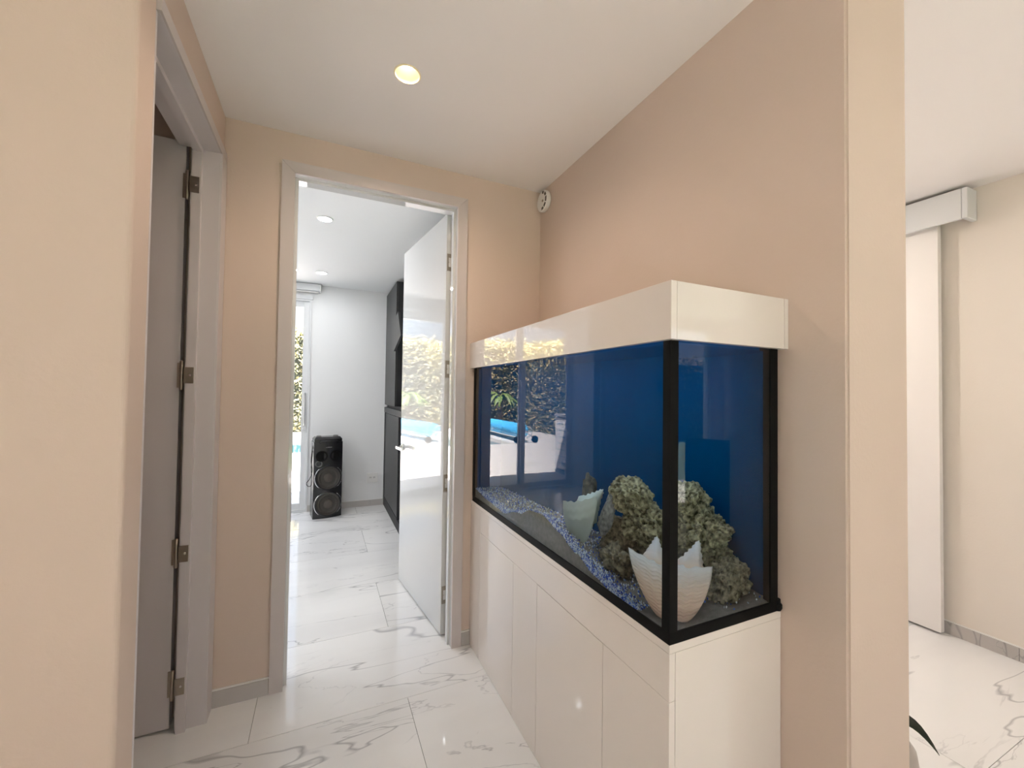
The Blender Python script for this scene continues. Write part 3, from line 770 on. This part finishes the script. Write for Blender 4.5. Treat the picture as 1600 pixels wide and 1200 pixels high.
conch((.890, 1.215, .825), (.880, 1.315, .955), (.905, 1.135, 1.010), (.945, 1.150, 1.030), (-1, -.25, .15), M['pale_shell'], 'pale green smooth conch shell standing left of the rock pile', 5, .0006, .040)

# ------------------------------------------------------------------ back room furniture
def loudspeaker():
    fl, fr = Vector((-.073, 4.806)), Vector((.207, 4.863))
    ang = math.atan2(fr.y-fl.y, fr.x-fl.x); W = (fr-fl).length; mid = (fl+fr)/2
    r = thing('loudspeaker', 'tall black party speaker with two big woofers by the far wall', 'speaker', (mid.x, mid.y, 0), rotz=ang, local=True)
    # local: front faces -Y at y=0, bowed outwards a little
    D, H, n = .22, .80, 12
    V, Fc = [], []
    P = [(-W/2+W*k/n, -.022*math.cos(PI*(k/n-.5))) for k in range(n+1)]+[(W/2-.015, D), (-W/2+.015, D)]
    m = len(P)
    V = [(x, y, 0.0) for x, y in P]+[(x, y, H) for x, y in P]
    Fc = [tuple(range(m))[::-1], tuple(range(m, 2*m))]+[(i, (i+1) % m, (i+1) % m+m, i+m) for i in range(m)]
    mesh('cabinet', V, Fc, M['blackgloss'], r)
    # raised control top
    P2 = [(x*.97, y*.9+.006) for x, y in P]; P3 = [(x*.86, y*.6+.03) for x, y in P]
    V = [(x, y, H) for x, y in P2]+[(x, y, H+.03) for x, y in P2]+[(x, y, H+.052) for x, y in P3]
    Fc = [tuple(range(2*m, 3*m))]+[(i, (i+1) % m, (i+1) % m+m, i+m) for i in range(m)]+[(i+m, (i+1) % m+m, (i+1) % m+2*m, i+2*m) for i in range(m)]
    top = mesh('control_top', V, Fc, M['blackgloss'], r)
    for x in (-.085, .085): lathe('dial', [(.026, 0), (.026, .010), (.02, .014), (0, .014)], M['speakergrey'], top, (x, .07, H+.052), 'Z', 20)
    tube('handle', [(-.09, -.012, H-.005), (-.075, -.028, H+.012), (.075, -.028, H+.012), (.09, -.012, H-.005)], .010, M['blackgloss'], r)
    box('nameplate', (-.03, .03), (-.0245, -.020), (.742, .749), M['speakergrey'], r)
    for zc, nm in ((.425, 'woofer'), (.148, 'woofer')):
        w = lathe(nm, [(.128, 0), (.130, .006), (.121, .010), (.113, .006), (.100, .004), (.094, .010), (.086, .004), (.052, -.010), (.050, -.002), (.040, .004), (.02, .008), (0, .009)], M['cone'], r, (0, -.022, zc), '-Y', 44)
        lathe('surround', [(.131, -.004), (.133, .005), (.126, .011), (.118, .0105), (.117, .004), (.131, -.004)], M['blackgloss'], w, (0, -.022, zc), '-Y', 44, caps=False)
        lathe('dust_cap', [(.047, 0), (.042, .008), (.025, .013), (0, .015)], M['cap'], w, (0, -.022, zc), '-Y', 28)
        for sgn in (-1, 1):
            pts = [(sgn*.133*math.cos(a), -.030+.012*abs(math.cos(a)), zc+.133*math.sin(a)) for a in [math.radians(q) for q in range(-48, 49, 8)]]
            tube('chrome_arc', pts, .0055, M['chrome'], w, 6)
    for x in (-.07, .07):
        t = lathe('tweeter', [(.058, 0), (.058, .004), (.050, .006), (.044, .001), (.02, -.004), (0, 0)], M['black'], r, (x, -.019, .655), '-Y', 28)
    lathe('bass_port', [(.034, -.012), (.034, .008), (.028, .009), (.023, .002), (.022, -.012)], M['speakergrey'], r, (-.095, -.012, .575), '-Y', 28, caps=False)
    pts = [(-.125, .10, .80), (-.150, .06, .70), (-.160, .04, .60), (-.150, .03, .50), (-.175, .02, .42), (-.205, .01, .385), (-.195, .0, .355), (-.165, .0, .355), (-.150, .01, .42), (-.160, .03, .52), (-.150, .06, .62), (-.138, .10, .72)]
    sm = []
    for i in range(len(pts)-1):
        for k in range(5):
            t = k/5; p0, p1, p2, p3 = (Vector(pts[max(0, min(len(pts)-1, i+d))]) for d in (-1, 0, 1, 2))
            sm.append(.5*((2*p1)+(p2-p0)*t+(2*p0-5*p1+4*p2-p3)*t*t+(3*p1-p0-3*p2+p3)*t**3))
    tube('cable', sm, .0035, M['black'], r, 6)
M['speakergrey'] = mat('speaker_grey', (.16, .155, .15), .35, vary=.1)
M['cone'] = mat('woofer_cone', (.040, .035, .029), .55, vary=.15)
M['cap'] = mat('dust_cap', (.075, .064, .052), .5, vary=.1)
loudspeaker()
def media_unit():
    r = thing('media_cabinet', 'dark charcoal wood wall unit behind the open white door', 'cabinet', (.9, 4.4, 0))
    w, d = M['wood'], M['wooddark']
    X0, X1, Y1 = .677, 1.288, YF-.002
    box('upper_column', (X0+.018, X1), (4.402, Y1), (1.192, 2.497), d, r)
    box('upper_door', (X0, X0+.017), (4.402, Y1), (1.192, 2.497), w, r, bevel=.001)
    box('upper_back', (X1-.03, X1), (3.2, 4.40), (1.192, 2.40), d, r)
    box('counter', (X0-.004, X1), (3.2, Y1), (1.100, 1.162), w, r, bevel=.002)
    box('counter_gap', (X0+.03, X1), (3.2, Y1), (1.162, 1.192), d, r)
    box('plinth', (X0+.004, X1), (3.2, Y1), (0, .062), d, r)
    box('lower_body', (X0+.02, X1), (4.14, Y1), (.064, 1.10), d, r)
    box('lower_frame', (X0, X0+.019), (4.14, Y1), (.064, .110), d, r); box('lower_frame', (X0, X0+.019), (5.07, Y1), (.110, 1.10), d, r)
    box('lower_door', (X0+.003, X0+.019), (4.16, 5.066), (.112, 1.094), w, r, bevel=.001)
    box('lower_back', (X1-.03, X1), (3.2, 4.13), (.064, 1.10), d, r)
    box('bottom_shelf', (X0, X1-.031), (3.2, 4.138), (.064, .100), d, r)
    # tilted square niche panel
    c = Vector((.645, 4.12, 1.93)); s, a = .31, math.radians(20)
    V = []
    for x in (.632, .652):
        for k in range(4):
            t = a+PI/2*k; V.append((x, c.y+s*math.cos(t)*1.0, c.z+s*math.sin(t)*.62))
    mesh('angled_panel', V, [(0, 1, 2, 3), (7, 6, 5, 4), (0, 4, 5, 1), (1, 5, 6, 2), (2, 6, 7, 3), (3, 7, 4, 0)], w, r)
    box('panel_arm', (.652, X1-.03), (4.05, 4.10), (1.90, 1.95), d, r)
media_unit()

# ------------------------------------------------------------------ right room
def plant():
    pm = mat('glazed_grey_pot', (.42, .38, .34), .3, vary=.08); lm = mat('dark_leaf', (.014, .022, .008), .4, vary=.3, scale=20)
    c = (1.865, .832, 0)
    r = thing('potted_plant', 'small potted plant with long dark leaves behind the wall end', 'plant', c)
    lathe('pot', [(.070, 0), (.098, .03), (.108, .07), (.102, .11), (.085, .135), (.078, .135), (.090, .105), (0, .10)], pm, r, c, 'Z', 32)
    def leaf(pts, w, tilt=0):
        V, Fc = [], []; pts = [Vector(p) for p in pts]; n = len(pts)
        for i, p in enumerate(pts):
            d = (pts[min(i+1, n-1)]-pts[max(0, i-1)]).normalized(); s = Matrix.Rotation(tilt, 3, d) @ d.cross(Vector((0, 0, 1))).normalized(); nn = s.cross(d)
            t = i/(n-1); ww = w*(math.sin(PI*min(1, .12+.88*t))**.8) if i < n-1 else .0006
            V += [p-s*ww, p+nn*(-.35*ww), p+s*ww, p+nn*(-.35*ww-.0012)]
        for i in range(n-1):
            for k in range(4): a, b = 4*i+k, 4*i+(k+1) % 4; Fc.append((a, b, b+4, a+4))
        Fc += [(3, 2, 1, 0), (4*n-4, 4*n-3, 4*n-2, 4*n-1)]
        mesh('leaf', V, Fc, lm, r, True)
    def arc(az, L, rise, end, w):
        pts = []
        for k in range(11):
            t = k/10; q = L*t; pts.append((c[0]+q*math.cos(az), c[1]+q*math.sin(az), .11+rise*4*t*(1-t)+(end-.11)*t))
        leaf(pts, w)
    tip, base = Vector((1.99, .711, .10)), Vector((1.915, .770, .215))
    pts = []
    for k in range(13):
        t = k/12; p0, p1, p2 = Vector((c[0], c[1], .11)), Vector((1.905, .79, .30)), tip
        pts.append((1-t)**2*p0+2*t*(1-t)*p1+t*t*p2)
    leaf(pts, .019, 1.0)
    for az, L, rise, end, w in ((1.6, .26, .16, .16, .016), (2.3, .28, .2, .2, .017), (3.0, .24, .22, .22, .015), (1.1, .25, .14, .15, .015), (3.7, .20, .24, .3, .014)): arc(az, L, rise, end, w)
plant()
def chair(x, y, rz, label):
    fm, lm = M['fabric'], M['leg']
    r = thing('dining_chair', label, 'chair', (x, y, 0), 'dark dining chairs in the living room', rz, True)
    box('seat', (-.22, .22), (-.22, .22), (.40, .48), fm, r, bevel=.02)
    box('backrest', (-.22, .22), (.17, .23), (.47, 1.02), fm, r, bevel=.02)
    for a in (-.19, .19):
        for b in (-.19, .19): box('leg', (a-.02, a+.02), (b-.02, b+.02), (0, .40), lm, r)
M['fabric'] = mat('dark_fabric', (.02, .02, .024), .8, vary=.2); M['leg'] = mat('dark_wood', (.03, .022, .016), .4, vary=.2)
chair(3.38, -1.20, -.75, 'dark high-backed dining chair mirrored farther back in the end glass')
chair(2.85, -.85, .9, 'dark high-backed dining chair mirrored nearer in the end glass')

# ------------------------------------------------------------------ outdoors
def terrace():
    g = -.05
    r = thing('terrace', None, None, (0, 8, g)); struct(r)
    m = M['terrace']
    for (x0, x1, y0, y1) in ((1.43, 9, 3.3, 5.3), (-14, 9, 5.3, 10.4), (-14, -3.3, 10.4, 13.7), (6, 9, 10.4, 13.7), (-14, 9, 13.7, 20)):
        box('paving', (x0, x1), (y0, y1), (g-.1, g), m, r)
    struct(box('added_lawn', (-10, 16), (-16, -3.3), (g-.1, g), mat('added_lawn_grass', (.05, .085, .022), .9, vary=.4, scale=30)))  # dark ground added to cut light bouncing in through the living room windows
    p = box('swimming_pool', (-3.3, 6), (10.4, 13.7), (g-1.2, g-.10), M['pool']); struct(p)
    # big paving slabs near the window stand just proud of the bed
    sl = mat('paving_slab', (.72, .69, .65), .75, vary=.06, scale=6); cache = None
    for i in range(8):
        for j in range(8):
            x, y = -4.2+i*.6, 5.35+j*.6
            if cache is None:
                o = box('paving_slab', (x+.004, x+.596), (y+.004, y+.596), (g, g+.012), sl, r); cache = o.data
            else:
                o = bpy.data.objects.new('paving_slab', cache); link(o, r); o.location = Vector((x+.3, y+.3, g))-SP[r.name]
terrace()
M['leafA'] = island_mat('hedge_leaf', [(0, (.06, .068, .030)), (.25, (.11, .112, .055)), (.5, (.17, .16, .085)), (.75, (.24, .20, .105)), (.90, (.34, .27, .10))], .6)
M['leafB'] = island_mat('hedge_sunlit_top', [(0, (.22, .20, .06)), (.3, (.33, .29, .11)), (.6, (.44, .38, .16)), (.85, (.52, .46, .22))], .6)  # brighter yellow leaf colours, sunlight on the hedge top put into the colour
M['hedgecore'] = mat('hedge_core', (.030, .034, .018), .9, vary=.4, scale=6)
def hedge(x0, x1, y0, y1, h, label, n, seed, face):
    rnd = random.Random(seed); g = -.05
    r = thing('hedge', label, 'hedge', ((x0+x1)/2, (y0+y1)/2, g), group='hedges around the garden')
    bm = bmesh.new(); e = .12
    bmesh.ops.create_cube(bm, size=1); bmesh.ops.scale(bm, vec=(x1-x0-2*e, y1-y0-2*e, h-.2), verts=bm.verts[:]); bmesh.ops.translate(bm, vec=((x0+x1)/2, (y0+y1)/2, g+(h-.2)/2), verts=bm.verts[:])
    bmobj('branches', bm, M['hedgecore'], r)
    V, Fc, V2, F2 = [], [], [], []
    for k in range(n):
        u = rnd.random()
        if u < .82:
            if face == 'Y': p = Vector((rnd.uniform(x0, x1), y0+rnd.gauss(.06, .07), g+rnd.uniform(.0, h)))
            elif face == '-Y': p = Vector((rnd.uniform(x0, x1), y1-rnd.gauss(.06, .07), g+rnd.uniform(.0, h)))
            else: p = Vector((x1-rnd.gauss(.06, .07), rnd.uniform(y0, y1), g+rnd.uniform(0, h)))
        else: p = Vector((rnd.uniform(x0, x1), rnd.uniform(y0, y1), g+h+rnd.gauss(-.03, .10)))
        s = rnd.uniform(.035, .085)
        a = Vector((rnd.gauss(0, 1), rnd.gauss(0, 1), rnd.gauss(0, 1))).normalized(); b = a.orthogonal().normalized()
        young = (p.z-g)/h+rnd.gauss(0, .07) > .80  # top leaves that take the sunlit yellow
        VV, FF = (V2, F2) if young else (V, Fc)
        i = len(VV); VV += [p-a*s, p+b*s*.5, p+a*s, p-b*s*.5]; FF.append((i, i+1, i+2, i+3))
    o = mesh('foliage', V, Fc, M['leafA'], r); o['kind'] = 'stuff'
    o = mesh('sunlit_top_leaves', V2, F2, M['leafB'], r); o['kind'] = 'stuff'; o['label'] = 'hedge top leaves coloured yellow to look sunlit'
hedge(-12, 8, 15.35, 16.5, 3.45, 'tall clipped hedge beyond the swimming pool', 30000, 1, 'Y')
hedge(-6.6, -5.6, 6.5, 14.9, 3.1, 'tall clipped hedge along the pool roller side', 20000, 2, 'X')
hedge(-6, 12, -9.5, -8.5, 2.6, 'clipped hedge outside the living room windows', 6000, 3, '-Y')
def roller():
    r = thing('pool_cover_roller', 'blue pool cover rolled on a wheeled reel', 'pool cover', (-3.7, 12.2, -.05))
    x, z = -3.72, .27
    lathe('rolled_cover', [(0, 10.62), (.19, 10.62), (.20, 10.66), (.205, 12), (.20, 14.75), (.19, 14.8), (0, 14.8)], M['cover'], r, (x, 0, z), 'Y', 28)
    for y in (10.40, 14.95):
        tube('axle', [(x, y-.02, z), (x, y+.25, z)], .03, M['chrome'], r)
        tube('stand', [(x-.28, y, .04), (x, y, z), (x+.28, y, .04)], .022, M['aluminium'], r)
        for s in (-.28, .28):
            t = lathe('wheel', [(.03, -.03), (.085, -.03), (.10, -.02), (.10, .02), (.085, .03), (.03, .03)], M['black'], r, (x+s, y, .05), 'Y', 24)
    pts = [(x+.16*math.cos(a), 10.33, z+.16*math.sin(a)) for a in [2*PI*k/24 for k in range(25)]]
    hw = tube('hand_wheel', pts, .012, M['chrome'], r)
    for a in (0, PI/3, 2*PI/3): tube('spoke', [(x-.16*math.cos(a), 10.33, z-.16*math.sin(a)), (x+.16*math.cos(a), 10.33, z+.16*math.sin(a))], .008, M['chrome'], hw, 6)
roller()
def palm():
    tm = mat('palm_trunk', (.16, .12, .08), .9, vary=.3, scale=20, bump=.6, bscale=30); lm = mat('palm_leaf', (.10, .15, .035), .5, vary=.3)
    c = Vector((-4.65, 14.4, -.05)); rnd = random.Random(5)
    r = thing('young_palm', 'young palm with arching fronds in front of the hedge', 'palm', tuple(c))
    tube('trunk', [c, c+Vector((.03, 0, .4)), c+Vector((.02, 0, .8)), c+Vector((0, 0, 1.15))], .11, tm, r, 12, [1.3, 1, .9, .8])
    top = c+Vector((0, 0, 1.15))
    for k in range(16):
        az = 2*PI*k/16+rnd.uniform(-.1, .1); L = rnd.uniform(.65, .85); rise = rnd.uniform(.12, .45)
        V, Fc = [], []; n = 9
        for i in range(n):
            t = i/(n-1); p = top+Vector((math.cos(az)*L*t, math.sin(az)*L*t, rise*4*t*(1-t)*.8-.25*t*t))
            s = Vector((-math.sin(az), math.cos(az), 0))*(.10*math.sin(PI*(.08+.90*t)))
            V += [p-s-Vector((0, 0, .03)), p, p+s-Vector((0, 0, .03)), p-Vector((0, 0, .008))]
        for i in range(n-1):
            for q in range(4): a, b = 4*i+q, 4*i+(q+1) % 4; Fc.append((a, b, b+4, a+4))
        mesh('frond', V, Fc, lm, r)
palm()
def locker():
    wm = mat('weathered_white_wood', (.62, .62, .62), .7, vary=.25, scale=10); gm = mat('grey_lid', (.22, .23, .24), .6, vary=.1)
    g = -.038
    r = thing('garden_locker', 'white slatted storage locker standing on the terrace', 'locker', (-2.65, 5.9, g))
    x0, x1, y0, y1 = -3.05, -2.30, 5.45, 6.40
    box('carcass', (x0, x1-.012), (y0, y1-.012), (g+.06, g+.98), M['gap'], r)
    for k in range(8):
        z = g+.07+k*.1125
        for ya, yb in ((y0+.05, y0+.45), (y0+.51, y1-.06)): box('slat', (x1-.014, x1-.002), (ya, yb), (z+.006, z+.106), wm, r)
        box('slat', (x0+.05, x1-.05), (y1-.014, y1-.002), (z+.006, z+.106), wm, r)
    for ya in (y0, y0+.455, y1-.055): box('upright', (x1-.012, x1), (ya, ya+.05), (g+.05, g+.98), wm, r)
    for xa in (x0, x1-.06): box('upright', (xa, xa+.05), (y1-.012, y1), (g+.05, g+.98), wm, r)
    box('lid', (x0-.02, x1+.02), (y0-.02, y1+.02), (g+.98, g+1.03), gm, r, bevel=.006)
    box('plinth', (x0, x1), (y0, y1), (g, g+.05), gm, r)
locker()
